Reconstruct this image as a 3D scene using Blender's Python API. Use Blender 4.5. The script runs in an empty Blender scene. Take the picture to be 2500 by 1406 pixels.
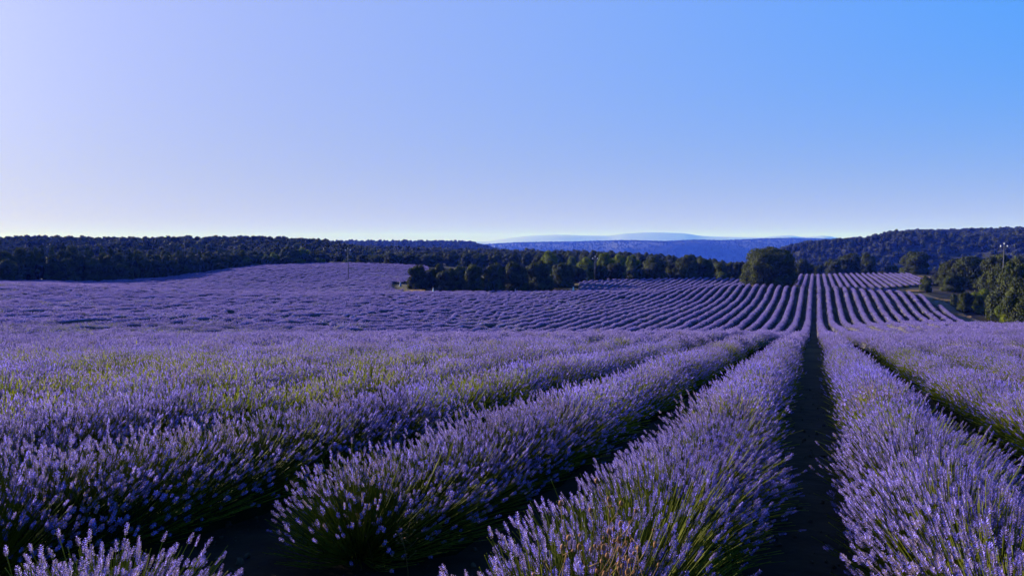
import bpy, math, random
import numpy as np
from mathutils import Vector, Matrix

R = math.radians
rnd = random.Random(7)
nr = np.random.RandomState(11)
sc = bpy.context.scene
COL = sc.collection

# ------------------------------------------------------------------ camera
F, CX, CY, YH = 1790.0, 1250.0, 703.0, 590.0      # focal length and horizon of the photograph, in its pixels
PITCH = math.atan((CY - YH) / F)
cam = bpy.data.cameras.new('camera')
camo = bpy.data.objects.new('camera', cam)
COL.objects.link(camo)
camo.location = (0, 0, 0)
camo.rotation_euler = (math.pi / 2 - PITCH, 0, 0)
cam.sensor_width = 36.0
cam.lens = F / 2500.0 * 36.0
cam.clip_start = 0.05
cam.clip_end = 120000.0
cam.dof.use_dof = False
sc.camera = camo

# ------------------------------------------------------------------ sky and sun
SUN_AZ, SUN_EL = -51.0, 13.5        # degrees left of the view direction, above the horizon
w = bpy.data.worlds.new('World')
sc.world = w
w.use_nodes = True
nt = w.node_tree
nt.nodes.clear()
out = nt.nodes.new('ShaderNodeOutputWorld')
bg = nt.nodes.new('ShaderNodeBackground')
sky = nt.nodes.new('ShaderNodeTexSky')
sky.sky_type = 'NISHITA'
sky.sun_disc = False
sky.sun_elevation = R(SUN_EL)
sky.sun_rotation = R(SUN_AZ)
sky.altitude = 900
sky.air_density = 1.0
sky.dust_density = 0.3
sky.ozone_density = 3.0
SKY_K = 0.262
def M_(op, a, b=None, c=None, clamp=False):
    n = nt.nodes.new('ShaderNodeMath'); n.operation = op; n.use_clamp = clamp
    for i, v in enumerate((a, b, c)):
        if v is None: continue
        if isinstance(v, (int, float)): n.inputs[i].default_value = v
        else: nt.links.new(v, n.inputs[i])
    return n.outputs[0]
tc = nt.nodes.new('ShaderNodeTexCoord')
sp = nt.nodes.new('ShaderNodeSeparateXYZ'); nt.links.new(tc.outputs['Generated'], sp.inputs[0])
el = M_('MULTIPLY', M_('ARCSINE', M_('MAXIMUM', sp.outputs[2], 0.0)), 57.2958)
dp = nt.nodes.new('ShaderNodeVectorMath'); dp.operation = 'DOT_PRODUCT'; nt.links.new(tc.outputs['Generated'], dp.inputs[0])
dp.inputs[1].default_value = (math.sin(R(SUN_AZ)) * math.cos(R(SUN_EL)), math.cos(R(SUN_AZ)) * math.cos(R(SUN_EL)), math.sin(R(SUN_EL)))
th = M_('MULTIPLY', M_('ARCCOSINE', M_('MINIMUM', dp.outputs['Value'], 1.0)), 57.2958)
aw = M_('MAXIMUM', M_('MULTIPLY_ADD', th, -0.0112, 1.02, clamp=True), 0.02)      # whiter towards the sun
bw = M_('MULTIPLY', M_('EXPONENT', M_('MULTIPLY', el, -1 / 5.5)), 0.92)           # and towards the horizon
mxs = nt.nodes.new('ShaderNodeMix'); mxs.data_type = 'RGBA'; nt.links.new(aw, mxs.inputs[0])
mxs.inputs[6].default_value = (0.02, 0.38, 1.25, 1); mxs.inputs[7].default_value = (0.60, 0.60, 1.0, 1)
mxh = nt.nodes.new('ShaderNodeMix'); mxh.data_type = 'RGBA'; nt.links.new(bw, mxh.inputs[0])
nt.links.new(mxs.outputs[2], mxh.inputs[6]); mxh.inputs[7].default_value = (0.64, 0.56, 0.50, 1)
mxs = mxh
glow = M_('MULTIPLY_ADD', M_('EXPONENT', M_('MULTIPLY', th, -1 / 9.0)), 1.6, 1.0)
dark = M_('MULTIPLY_ADD', M_('MULTIPLY_ADD', el, 1 / 70.0, -20 / 70.0, clamp=True), -0.55, 1.0)
vsk = nt.nodes.new('ShaderNodeVectorMath'); vsk.operation = 'SCALE'
nt.links.new(mxs.outputs[2], vsk.inputs[0]); nt.links.new(M_('MULTIPLY', M_('MULTIPLY', glow, dark), SKY_K), vsk.inputs['Scale'])
vs2 = nt.nodes.new('ShaderNodeVectorMath'); vs2.operation = 'SCALE'; nt.links.new(sky.outputs[0], vs2.inputs[0]); vs2.inputs['Scale'].default_value = 0.004
va = nt.nodes.new('ShaderNodeVectorMath'); va.operation = 'ADD'; nt.links.new(vsk.outputs[0], va.inputs[0]); nt.links.new(vs2.outputs[0], va.inputs[1])
nt.links.new(va.outputs[0], bg.inputs['Color']); bg.inputs['Strength'].default_value = 1.0
nt.links.new(bg.outputs[0], out.inputs['Surface'])

sd = bpy.data.lights.new('sun', 'SUN')
sd.energy = 5.0
sd.angle = R(0.53)
sd.color = (1.0, 0.90, 0.86)
so = bpy.data.objects.new('sun', sd)
COL.objects.link(so)
sdir = Vector((math.sin(R(SUN_AZ)) * math.cos(R(SUN_EL)), math.cos(R(SUN_AZ)) * math.cos(R(SUN_EL)), math.sin(R(SUN_EL))))
so.rotation_euler = sdir.to_track_quat('Z', 'Y').to_euler()
so.location = sdir * 50

vs = sc.view_settings
vs.view_transform = 'Standard'
vs.look = 'None'
vs.exposure = 1.62
vs.gamma = 1.0
vs.use_curve_mapping = False
sc.cycles.max_bounces = 5
sc.cycles.diffuse_bounces = 2
sc.cycles.transmission_bounces = 3
sc.cycles.transparent_max_bounces = 4
sc.cycles.volume_bounces = 0
HAZE = 1

# ------------------------------------------------------------------ helpers
def tag(o, label=None, cat=None, group=None, kind=None):
    if label: o['label'] = label
    if cat: o['category'] = cat
    if group: o['group'] = group
    if kind: o['kind'] = kind
    return o

def mesh_np(name, V, T, mats, mi=None, smooth=False):
    """mesh from vertex array (n,3) and triangle array (m,3)"""
    me = bpy.data.meshes.new(name)
    V = np.asarray(V, np.float32); T = np.asarray(T, np.int32)
    n = len(T); c = T.shape[1]
    me.vertices.add(len(V)); me.vertices.foreach_set('co', V.ravel())
    me.loops.add(n * c); me.loops.foreach_set('vertex_index', T.ravel())
    me.polygons.add(n)
    me.polygons.foreach_set('loop_start', np.arange(0, n * c, c, dtype=np.int32))
    me.polygons.foreach_set('loop_total', np.full(n, c, np.int32))
    for m in mats: me.materials.append(m)
    if mi is not None: me.polygons.foreach_set('material_index', np.asarray(mi, np.int32))
    me.polygons.foreach_set('use_smooth', np.full(n, smooth, dtype=bool))
    me.update(calc_edges=True)
    return me

def obj(name, me, parent=None, loc=None):
    o = bpy.data.objects.new(name, me)
    COL.objects.link(o)
    if parent: o.parent = parent
    if loc is not None: o.location = loc
    return o

def empty(name, loc=(0, 0, 0)):
    o = bpy.data.objects.new(name, None)
    o.empty_display_size = 0.3
    COL.objects.link(o); o.location = loc
    return o

class Acc:
    """collects triangles with a material index"""
    def __init__(s): s.V = []; s.T = []; s.M = []; s.n = 0
    def add(s, V, T, m):
        V = np.asarray(V, float).reshape(-1, 3); T = np.asarray(T, int)
        s.V.append(V); s.T.append(T + s.n); s.n += len(V)
        s.M.append(np.full(len(T), m) if np.isscalar(m) else np.asarray(m))
    def tube(s, pts, rad, m, sides=6):
        pts = [np.array(p, float) for p in pts]; vs_ = []; ts = []
        for i, p in enumerate(pts):
            d = pts[min(i + 1, len(pts) - 1)] - pts[max(i - 1, 0)]; d /= np.linalg.norm(d) + 1e-9
            a = np.cross(d, (0.31, 0.17, 0.93) if abs(d[2]) < .9 else (1, 0, 0)); a /= np.linalg.norm(a); b = np.cross(d, a)
            r = rad[i] if hasattr(rad, '__len__') else rad
            for k in range(sides):
                t = 2 * math.pi * k / sides; vs_.append(p + r * (a * math.cos(t) + b * math.sin(t)))
        for i in range(len(pts) - 1):
            for k in range(sides):
                a0 = i * sides + k; a1 = i * sides + (k + 1) % sides
                ts += [(a0, a1, a1 + sides), (a0, a1 + sides, a0 + sides)]
        e = (len(pts) - 1) * sides
        for k in range(1, sides - 1): ts += [(0, k + 1, k), (e, e + k, e + k + 1)]
        s.add(vs_, ts, m)
    def build(s, name, mats, smooth=False):
        return mesh_np(name, np.vstack(s.V), np.vstack(s.T), mats, np.concatenate(s.M), smooth)

def sstep(a, b, x):
    t = np.clip((np.asarray(x, float) - a) / (b - a), 0, 1); return t * t * (3 - 2 * t)

def vnoise(x, y, seed=0):
    """smooth value noise, numpy"""
    x = np.asarray(x, float); y = np.asarray(y, float)
    xi = np.floor(x).astype(int); yi = np.floor(y).astype(int); fx = x - xi; fy = y - yi
    def h(a, b):
        v = np.sin(a * 127.1 + b * 311.7 + seed * 74.7) * 43758.5453
        return v - np.floor(v)
    fx = fx * fx * (3 - 2 * fx); fy = fy * fy * (3 - 2 * fy)
    return (h(xi, yi) * (1 - fx) + h(xi + 1, yi) * fx) * (1 - fy) + (h(xi, yi + 1) * (1 - fx) + h(xi + 1, yi + 1) * fx) * fy

# ------------------------------------------------------------------ materials
def nodes(m):
    m.use_nodes = True
    return m.node_tree.nodes, m.node_tree.links

def leafy(name, c1, c2, scale=3.0, trans=0.3, tcol=None, rough=0.7, patch=None, spec=0.12, objrand=0.35):
    """foliage / petals: two tones by noise and per-plant random, plus some translucency"""
    m = bpy.data.materials.new(name); N, L = nodes(m); N.clear()
    o = N.new('ShaderNodeOutputMaterial'); p = N.new('ShaderNodeBsdfPrincipled')
    p.inputs['Roughness'].default_value = rough
    p.inputs['Specular IOR Level'].default_value = spec
    tc = N.new('ShaderNodeNewGeometry')
    no = N.new('ShaderNodeTexNoise'); no.inputs['Scale'].default_value = scale; no.inputs['Detail'].default_value = 3
    L.new(tc.outputs['Position'], no.inputs['Vector'])
    oi = N.new('ShaderNodeObjectInfo')
    ad = N.new('ShaderNodeMath'); ad.operation = 'MULTIPLY_ADD'
    ad.inputs[1].default_value = objrand; L.new(oi.outputs['Random'], ad.inputs[0])
    sb = N.new('ShaderNodeMath'); sb.operation = 'MULTIPLY_ADD'; sb.inputs[1].default_value = 2.2; sb.inputs[2].default_value = -0.6 - objrand * .5
    L.new(no.outputs['Fac'], sb.inputs[0]); L.new(sb.outputs[0], ad.inputs[2])
    mx = N.new('ShaderNodeMix'); mx.data_type = 'RGBA'; mx.clamp_factor = True
    L.new(ad.outputs[0], mx.inputs[0]); mx.inputs[6].default_value = (*c1, 1); mx.inputs[7].default_value = (*c2, 1)
    col = mx.outputs[2]
    if patch:                                   # some plants of the field have fewer open flowers: olive tint by place
        pc, sc_, lo, hi = patch
        n2 = N.new('ShaderNodeTexNoise'); n2.inputs['Scale'].default_value = sc_; n2.inputs['Detail'].default_value = 4; n2.inputs['Roughness'].default_value = .65
        L.new(tc.outputs['Position'], n2.inputs['Vector'])
        mr = N.new('ShaderNodeMapRange'); mr.inputs['From Min'].default_value = lo; mr.inputs['From Max'].default_value = hi
        L.new(n2.outputs['Fac'], mr.inputs['Value'])
        m2 = N.new('ShaderNodeMix'); m2.data_type = 'RGBA'; L.new(mr.outputs[0], m2.inputs[0]); L.new(col, m2.inputs[6]); m2.inputs[7].default_value = (*pc, 1)
        col = m2.outputs[2]
    L.new(col, p.inputs['Base Color'])
    if trans > 0:
        t = N.new('ShaderNodeBsdfTranslucent'); ms = N.new('ShaderNodeMixShader'); ms.inputs[0].default_value = trans
        if tcol: t.inputs['Color'].default_value = (*tcol, 1)
        else: L.new(col, t.inputs['Color'])
        L.new(p.outputs[0], ms.inputs[1]); L.new(t.outputs[0], ms.inputs[2]); L.new(ms.outputs[0], o.inputs['Surface'])
    else: L.new(p.outputs[0], o.inputs['Surface'])
    return m

def plain(name, c1, c2=None, scale=5, rough=0.8, metal=0.0, bump=0.0):
    m = bpy.data.materials.new(name); N, L = nodes(m); p = N['Principled BSDF']
    p.inputs['Roughness'].default_value = rough; p.inputs['Metallic'].default_value = metal; p.inputs['Specular IOR Level'].default_value = .2
    g = N.new('ShaderNodeNewGeometry'); no = N.new('ShaderNodeTexNoise'); no.inputs['Scale'].default_value = scale; no.inputs['Detail'].default_value = 6
    L.new(g.outputs['Position'], no.inputs['Vector'])
    cr = N.new('ShaderNodeValToRGB'); cr.color_ramp.elements[0].position = .35; cr.color_ramp.elements[1].position = .65
    cr.color_ramp.elements[0].color = (*c1, 1); cr.color_ramp.elements[1].color = (*(c2 or c1), 1)
    L.new(no.outputs['Fac'], cr.inputs[0]); L.new(cr.outputs[0], p.inputs['Base Color'])
    if bump:
        b = N.new('ShaderNodeBump'); b.inputs['Strength'].default_value = bump; L.new(no.outputs['Fac'], b.inputs['Height']); L.new(b.outputs[0], p.inputs['Normal'])
    return m

OLIVE = (0.125, 0.10, 0.035)
m_calyx = leafy('lavender_calyx', (0.075, 0.055, 0.17), (0.23, 0.172, 0.43), 45, .42, patch=((0.20, .14, .10), .8, .52, .72))
m_corol = leafy('lavender_corolla', (0.16, 0.13, 0.80), (0.40, 0.32, 0.95), 45, .40)
m_far = leafy('lavender_bloom', (0.155, 0.122, 0.35), (0.36, 0.288, 0.68), 6, .42, spec=0.0, objrand=.12, patch=(OLIVE, .75, .55, .78))
m_stem = leafy('lavender_stem', (0.045, 0.072, 0.006), (0.20, 0.205, 0.016), 9, .45)
m_leaf = leafy('lavender_leaf', (0.014, 0.024, 0.006), (0.035, 0.055, 0.010), 6, .25)
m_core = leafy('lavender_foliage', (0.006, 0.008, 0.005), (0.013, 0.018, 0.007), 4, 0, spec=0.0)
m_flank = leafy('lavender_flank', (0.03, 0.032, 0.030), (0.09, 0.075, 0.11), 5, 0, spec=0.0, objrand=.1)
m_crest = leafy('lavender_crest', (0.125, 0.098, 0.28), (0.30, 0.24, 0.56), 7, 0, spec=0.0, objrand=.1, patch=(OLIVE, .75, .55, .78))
m_dry = leafy('dry_stalk', (0.12, 0.07, 0.025), (0.22, 0.13, 0.045), 30, .2)
m_dryhead = leafy('dry_seed_head', (0.13, 0.065, 0.032), (0.32, 0.15, 0.075), 40, .2)
m_oak = leafy('oak_leaves', (0.012, 0.016, 0.005), (0.066, 0.080, 0.018), .8, .24)
m_oak_l = leafy('light_green_leaves', (0.050, 0.075, 0.006), (0.15, 0.175, 0.016), .8, .35)
m_pine = leafy('pine_needles', (0.012, 0.020, 0.007), (0.062, 0.080, 0.022), .8, .2)
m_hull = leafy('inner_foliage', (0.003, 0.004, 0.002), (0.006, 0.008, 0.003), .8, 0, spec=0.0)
m_wood = leafy('woodland_leaves', (0.010, 0.014, 0.005), (0.070, 0.078, 0.026), .12, .15, objrand=.6)
m_bark = plain('bark', (0.03, 0.022, 0.016), (0.06, 0.045, 0.032), 6, .9)
m_hill = plain('hill_soil', (0.010, 0.012, 0.006), (0.026, 0.026, 0.012), .03, .95)

# ------------------------------------------------------------------ lie of the land
AZ = math.atan((1991 - CX) / F)            # the rows run 22.5 degrees right of the view direction
CA, SA = math.cos(AZ), math.sin(AZ)
S = 1.75                                   # distance from row to row
def uv(X, Y): return X * CA - Y * SA, X * SA + Y * CA
def xy(u, v): return u * CA + v * SA, -u * SA + v * CA

def pchip(xs, ys, x):
    xs = np.array(xs, float); ys = np.array(ys, float); h = np.diff(xs); dl = np.diff(ys) / h
    m = np.zeros(len(xs)); m[0] = dl[0]; m[-1] = dl[-1]
    for i in range(1, len(xs) - 1):
        if dl[i - 1] * dl[i] > 0:
            w1 = 2 * h[i] + h[i - 1]; w2 = h[i] + 2 * h[i - 1]; m[i] = (w1 + w2) / (w1 / dl[i - 1] + w2 / dl[i])
    x = np.asarray(x, float); i = np.clip(np.searchsorted(xs, x) - 1, 0, len(xs) - 2)
    t = (x - xs[i]) / h[i]; tc = np.clip(t, 0, 1)
    r = (2 * tc**3 - 3 * tc**2 + 1) * ys[i] + (tc**3 - 2 * tc**2 + tc) * h[i] * m[i] + (-2 * tc**3 + 3 * tc**2) * ys[i + 1] + (tc**3 - tc**2) * h[i] * m[i + 1]
    return r + np.where(t < 0, (x - xs[0]) * m[0], 0) + np.where(t > 1, (x - xs[-1]) * m[-1], 0)

TV = [-20, 0, 5, 10, 15, 20, 25, 40, 50, 60, 68, 85, 105]
TZ = [-1.0, -1.78, -2.16, -2.6, -3.05, -3.5, -3.95, -5.45, -6.6, -7.75, -8.6, -10.3, -12.0]
def near_z(u, v):
    return pchip(TV, TZ, v) - .05 * np.logaddexp(0, (-u - 5) / 1.5) * 1.5 + .09 * np.logaddexp(0, (u - 4) / 1.5) * 1.5

COLS = {  # column of the photograph : (distance, image height of the plant tops there)
    -400: [(46, 812), (62, 773), (90, 722), (112, 694), (125, 690), (150, 688), (175, 684), (330, 640)],
    0: [(47, 812), (62, 775), (90, 722), (115, 697), (125, 692), (150, 690), (175, 684), (330, 640)],
    250: [(51, 813), (65, 777), (90, 737), (118, 703), (150, 700), (200, 684), (330, 640)],
    450: [(54, 813), (70, 774), (95, 739), (122, 711), (155, 707), (240, 668), (340, 636)],
    640: [(58, 813), (75, 774), (100, 740), (125, 717), (150, 715), (168, 706), (270, 645), (350, 632)],
    850: [(66, 811), (85, 772), (110, 740), (140, 715), (160, 711), (215, 676), (290, 641), (360, 632)],
    1000: [(74, 810), (95, 770), (125, 735), (150, 714), (165, 711), (225, 676), (290, 645), (360, 632)],
    1250: [(90, 806), (110, 767), (135, 733), (165, 712), (185, 709), (240, 680), (300, 660), (360, 648)],
    1500: [(97, 801), (115, 768), (140, 738), (160, 713), (175, 709), (205, 682), (300, 662), (360, 655)],
    1700: [(102, 794), (120, 768), (150, 735), (175, 704), (190, 695), (215, 676), (300, 664), (360, 660)],
    1850: [(62, 820), (102, 798), (125, 766), (150, 735), (178, 694), (190, 692), (215, 680), (300, 668), (360, 668)],
    2000: [(63, 815), (78, 808), (100, 794), (118, 781), (135, 752), (150, 728), (168, 699), (176, 702), (186, 696), (252, 668), (300, 668), (360, 680)],
    2250: [(60, 808), (78, 787), (95, 800), (115, 785), (130, 759), (150, 718), (158, 709), (165, 710), (180, 700), (235, 671), (255, 666), (300, 668), (360, 690)],
    2500: [(60, 806), (78, 791), (95, 800), (115, 790), (140, 760), (170, 726), (230, 700), (300, 690), (360, 700)],
    2900: [(60, 800), (78, 788), (95, 796), (115, 790), (140, 760), (170, 726), (230, 700), (300, 690), (360, 700)],
}
GT = np.linspace(-.95, .95, 191); GD = np.arange(0, 362, 1.0)
_cx = sorted(COLS); _tans = np.array([(x - CX) / F for x in _cx]); _prof = []
for x, tn in zip(_cx, _tans):
    dn = np.arange(0, min(42, COLS[x][0][0] - 6) + .1, 4.0)
    u_, v_ = uv(dn * tn, dn)
    zs = list(near_z(u_, v_)); ds = list(dn)
    for d, y in COLS[x]: ds.append(d); zs.append(-(y - YH) / F * d - .6)
    _prof.append(pchip(ds, zs, GD))
_prof = np.array(_prof)
GRID = np.array([pchip(_tans, _prof[:, j], GT) for j in range(len(GD))])      # [d, tan]
_k = np.array([1, 2, 3, 2, 1.]) / 9
for _ in range(3):
    pad = np.pad(GRID, ((0, 0), (2, 2)), mode='edge'); GRID = sum(_k[i] * pad[:, i:i + GRID.shape[1]] for i in range(5))
pad = np.pad(GRID, ((2, 2), (0, 0)), mode='edge'); GRID = sum(_k[i] * pad[i:i + GRID.shape[0], :] for i in range(5))

def ground(X, Y):
    X = np.atleast_1d(np.asarray(X, float)); Y = np.atleast_1d(np.asarray(Y, float))
    u_, v_ = uv(X, Y); zn = near_z(u_, np.clip(v_, -20, 104))
    tn = np.clip(X / np.maximum(Y, 1.0), -.949, .949); d = np.clip(Y, 0, 360.9)
    a = (tn - GT[0]) / (GT[1] - GT[0]); i = np.clip(a.astype(int), 0, len(GT) - 2); fa = a - i
    j = np.clip(d.astype(int), 0, len(GD) - 2); fd = d - j
    zf = (GRID[j, i] * (1 - fa) + GRID[j, i + 1] * fa) * (1 - fd) + (GRID[j + 1, i] * (1 - fa) + GRID[j + 1, i + 1] * fa) * fd
    wn = sstep(14, 30, Y)
    z = zn * (1 - wn) + zf * wn
    return z + .14 * (vnoise(X / 17, Y / 17, 3) - .5) * sstep(6, 25, Y)
def gz(X, Y): return float(ground(X, Y)[0])
def ztop(y, d): return -(y - YH) / F * d
def px(x, d): return (x - CX) / F * d        # image column -> world X at distance d

# ground sheet
gx = np.concatenate([np.arange(-420, -60, 4), np.arange(-60, 90, 1.5), np.arange(90, 424, 4)])
gy = np.concatenate([np.arange(-30, 0, 3), np.arange(0, 130, 1.5), np.arange(130, 362, 2.5)])
GX, GY = np.meshgrid(gx, gy); GZ = ground(GX.ravel(), GY.ravel())
nx, ny = len(gx), len(gy); ii = np.arange(nx * ny).reshape(ny, nx)
quads = np.stack([ii[:-1, :-1], ii[:-1, 1:], ii[1:, 1:], ii[1:, :-1]], -1).reshape(-1, 4)

m_soil = bpy.data.materials.new('soil'); N, L = nodes(m_soil); p = N['Principled BSDF']; p.inputs['Roughness'].default_value = .95; p.inputs['Specular IOR Level'].default_value = .1
g = N.new('ShaderNodeNewGeometry'); n1 = N.new('ShaderNodeTexNoise'); n1.inputs['Scale'].default_value = 3.0; n1.inputs['Detail'].default_value = 8
n2 = N.new('ShaderNodeTexNoise'); n2.inputs['Scale'].default_value = .09; n2.inputs['Detail'].default_value = 5
L.new(g.outputs['Position'], n1.inputs['Vector']); L.new(g.outputs['Position'], n2.inputs['Vector'])
c1 = N.new('ShaderNodeValToRGB'); c1.color_ramp.elements[0].position = .3; c1.color_ramp.elements[1].position = .7
c1.color_ramp.elements[0].color = (.007, .005, .004, 1); c1.color_ramp.elements[1].color = (.022, .016, .012, 1)
L.new(n1.outputs['Fac'], c1.inputs[0])
c2 = N.new('ShaderNodeValToRGB'); c2.color_ramp.elements[0].position = .5; c2.color_ramp.elements[1].position = .62
c2.color_ramp.elements[0].color = (0, 0, 0, 1); c2.color_ramp.elements[1].color = (1, 1, 1, 1); L.new(n2.outputs['Fac'], c2.inputs[0])
mx = N.new('ShaderNodeMix'); mx.data_type = 'RGBA'; L.new(c2.outputs[0], mx.inputs[0]); L.new(c1.outputs[0], mx.inputs[6]); mx.inputs[7].default_value = (.045, .036, .018, 1)
L.new(mx.outputs[2], p.inputs['Base Color'])
b = N.new('ShaderNodeBump'); b.inputs['Strength'].default_value = .8; b.inputs['Distance'].default_value = .05; L.new(n1.outputs['Fac'], b.inputs['Height']); L.new(b.outputs[0], p.inputs['Normal'])
me = mesh_np('ground', np.stack([GX.ravel(), GY.ravel(), GZ], 1), quads, [m_soil], smooth=True)
tag(obj('ground', me), 'dark brown field soil under and between the lavender rows', kind='structure')

# ------------------------------------------------------------------ hills and far land
def hill(name, ridge, d_front, d_ridge, d_back, z_front, z_back, mat, label, tree_h=0, folds=0.0, fold_len=120., seed=1, nu=160, nv=40, x0=-900, x1=3400, shape=1.0):
    """a hill whose skyline passes through ridge [(column, height in the photograph)] at distance d_ridge"""
    xs = np.linspace(x0, x1, nu); rx = [r[0] for r in ridge]; ry = [r[1] for r in ridge]
    yy = pchip(rx, ry, np.clip(xs, rx[0], rx[-1]))
    zr = ztop(yy, d_ridge) - tree_h
    V = []
    for j in range(nv):
        t = j / (nv - 1)
        if t <= .7: s_ = t / .7; d = d_front + (d_ridge - d_front) * s_; k = (math.sin(s_ * math.pi / 2)) ** shape; base = z_front
        else: s_ = (t - .7) / .3; d = d_ridge + (d_back - d_ridge) * s_; k = math.cos(s_ * math.pi / 2) ** 1; base = z_back
        X = (xs - CX) / F * d
        z = base + (zr - base) * k
        if folds:
            fz = (vnoise(X / fold_len + .004 * d, X * 0 + d / fold_len * .7, seed) - .5) * 2 + (vnoise(X / fold_len * 2.3, X * 0 + d / fold_len * 2, seed + 5) - .5)
            z = z + folds * fz * (1 - abs(k) ** 4) * (0.15 + .85 * min(1, k * 3))
        z = np.minimum(z, ztop(yy + .5, d) - tree_h)
        V.append(np.stack([X, np.full(nu, d), z], 1))
    V = np.array(V); H = V
    ii = np.arange(nu * nv).reshape(nv, nu)
    q = np.stack([ii[:-1, :-1], ii[:-1, 1:], ii[1:, 1:], ii[1:, :-1]], -1).reshape(-1, 4)
    o = obj(name, mesh_np(name, V.reshape(-1, 3), q, [mat], smooth=True)); tag(o, label, kind='structure')
    return H

# low land running out to the horizon
m_plain = plain('far_land', (0.02, 0.024, 0.012), (0.05, 0.048, 0.025), .004, .95)
V = []; dd = [350, 420, 520, 700, 1000, 1500, 2500, 4500, 9000, 16000, 24000, 32000]
zz = [-14, -18, -24, -34, -45, -60, -90, -130, -150, -180, -220, -260]
xs = np.linspace(-1.6, 1.6, 40)
for d, z in zip(dd, zz): V += [(t * d, d, z) for t in xs]
ii = np.arange(len(xs) * len(dd)).reshape(len(dd), len(xs))
q = np.stack([ii[:-1, :-1], ii[:-1, 1:], ii[1:, 1:], ii[1:, :-1]], -1).reshape(-1, 4)
tag(obj('terrain', mesh_np('terrain', V, q, [m_plain])), 'low country running out to the horizon behind the hills', kind='structure')

H_left = hill('wooded_hill', [(-900, 586), (0, 580), (60, 577), (130, 578), (300, 579), (450, 578), (560, 577), (680, 579), (770, 584), (830, 592), (900, 606), (1000, 618), (1200, 630)],
              330, 560, 800, -12, -24, m_hill, 'low wooded hill behind the left forest', 5.5, 2.5, 60, 3, x1=1300)
H_plain = hill('wooded_plain', [(500, 604), (850, 604), (1000, 606), (1200, 611), (1400, 616), (1500, 622), (1650, 632), (1800, 650), (2000, 670)],
               330, 640, 900, -16, -40, m_hill, 'wooded plateau behind the middle oaks', 5.0, 2.5, 70, 9, x0=500, x1=2000)
H_mesa = hill('flat_hill', [(300, 596), (760, 591), (830, 589), (875, 587.5), (960, 589), (1100, 588.5), (1140, 589.5), (1165, 594), (1190, 601), (1240, 612), (1350, 640)],
              1000, 1700, 2400, -60, -90, m_hill, 'flat topped blue hill behind the woods', 7.0, 7, 200, 5, x0=300, x1=1400)
H_right = hill('steep_wooded_hill', [(1700, 690), (1850, 630), (1930, 599), (1980, 590), (2060, 584), (2120, 580), (2150, 572), (2180, 566), (2300, 562), (2420, 559), (2500, 557), (2700, 556), (3400, 560)],
               420, 1150, 1700, -34, -60, m_hill, 'broad wooded hillside rising on the right', 5.0, 17, 170, 12, nu=220, nv=70, x0=1700, x1=3400)
m_ridge = plain('ridge_scrub', (0.010, 0.014, 0.006), (0.04, 0.04, 0.02), .012, .95)
H_far = hill('blue_ridge', [(700, 600), (1100, 601), (1190, 598), (1280, 594), (1400, 592), (1520, 589), (1620, 591), (1700, 588), (1760, 589), (1860, 585), (1940, 583), (2050, 585), (2300, 584), (2600, 586)],
             3500, 7000, 10000, -130, -150, m_ridge, 'long hazy blue ridge beyond the valley', 0, 85, 1200, 21, nu=260, nv=80, x0=700, x1=2600)
m_mount = plain('mountain_rock', (0.17, 0.17, 0.17), (0.24, 0.235, 0.23), .0004, .95)
hill('mountain_range', [(900, 586.4), (1180, 589.6), (1240, 581.6), (1300, 575.2), (1370, 572.8), (1420, 574.4), (1480, 575.2), (1530, 569.6), (1600, 567.2), (1660, 568.8), (1720, 576.0), (1790, 578.4), (1850, 579.2), (1880, 576.8), (1925, 574.4), (1960, 578.4), (2010, 575.2), (2050, 580.8), (2150, 586.4), (2400, 591.2)],
     16000, 21000, 27000, -200, -220, m_mount, 'pale far mountains on the horizon', 0, 40, 2000, 31, nu=260, nv=30, x0=900, x1=2400)

# ------------------------------------------------------------------ instancing by geometry nodes (stuff only)
def inst_group(name, colln):
    ng = bpy.data.node_groups.new(name, 'GeometryNodeTree')
    ng.interface.new_socket('Geometry', in_out='INPUT', socket_type='NodeSocketGeometry')
    ng.interface.new_socket('Geometry', in_out='OUTPUT', socket_type='NodeSocketGeometry')
    n, l = ng.nodes, ng.links
    gi = n.new('NodeGroupInput'); go = n.new('NodeGroupOutput')
    ip = n.new('GeometryNodeInstanceOnPoints'); ci = n.new('GeometryNodeCollectionInfo')
    ci.inputs['Collection'].default_value = colln; ci.inputs['Separate Children'].default_value = True; ci.inputs['Reset Children'].default_value = True
    def attr(nm, typ):
        a = n.new('GeometryNodeInputNamedAttribute'); a.data_type = typ; a.inputs['Name'].default_value = nm; return a.outputs['Attribute']
    l.new(gi.outputs[0], ip.inputs['Points']); l.new(ci.outputs[0], ip.inputs['Instance'])
    ip.inputs['Pick Instance'].default_value = True
    l.new(attr('pick', 'INT'), ip.inputs['Instance Index'])
    l.new(attr('rot', 'FLOAT_VECTOR'), ip.inputs['Rotation']); l.new(attr('scl', 'FLOAT_VECTOR'), ip.inputs['Scale'])
    l.new(ip.outputs[0], go.inputs[0])
    return ng

def proto_coll(name, meshes):
    c = bpy.data.collections.new(name)
    for i, me in enumerate(meshes):
        o = bpy.data.objects.new('%s_%02d' % (name, i), me); c.objects.link(o)
    return c

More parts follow.
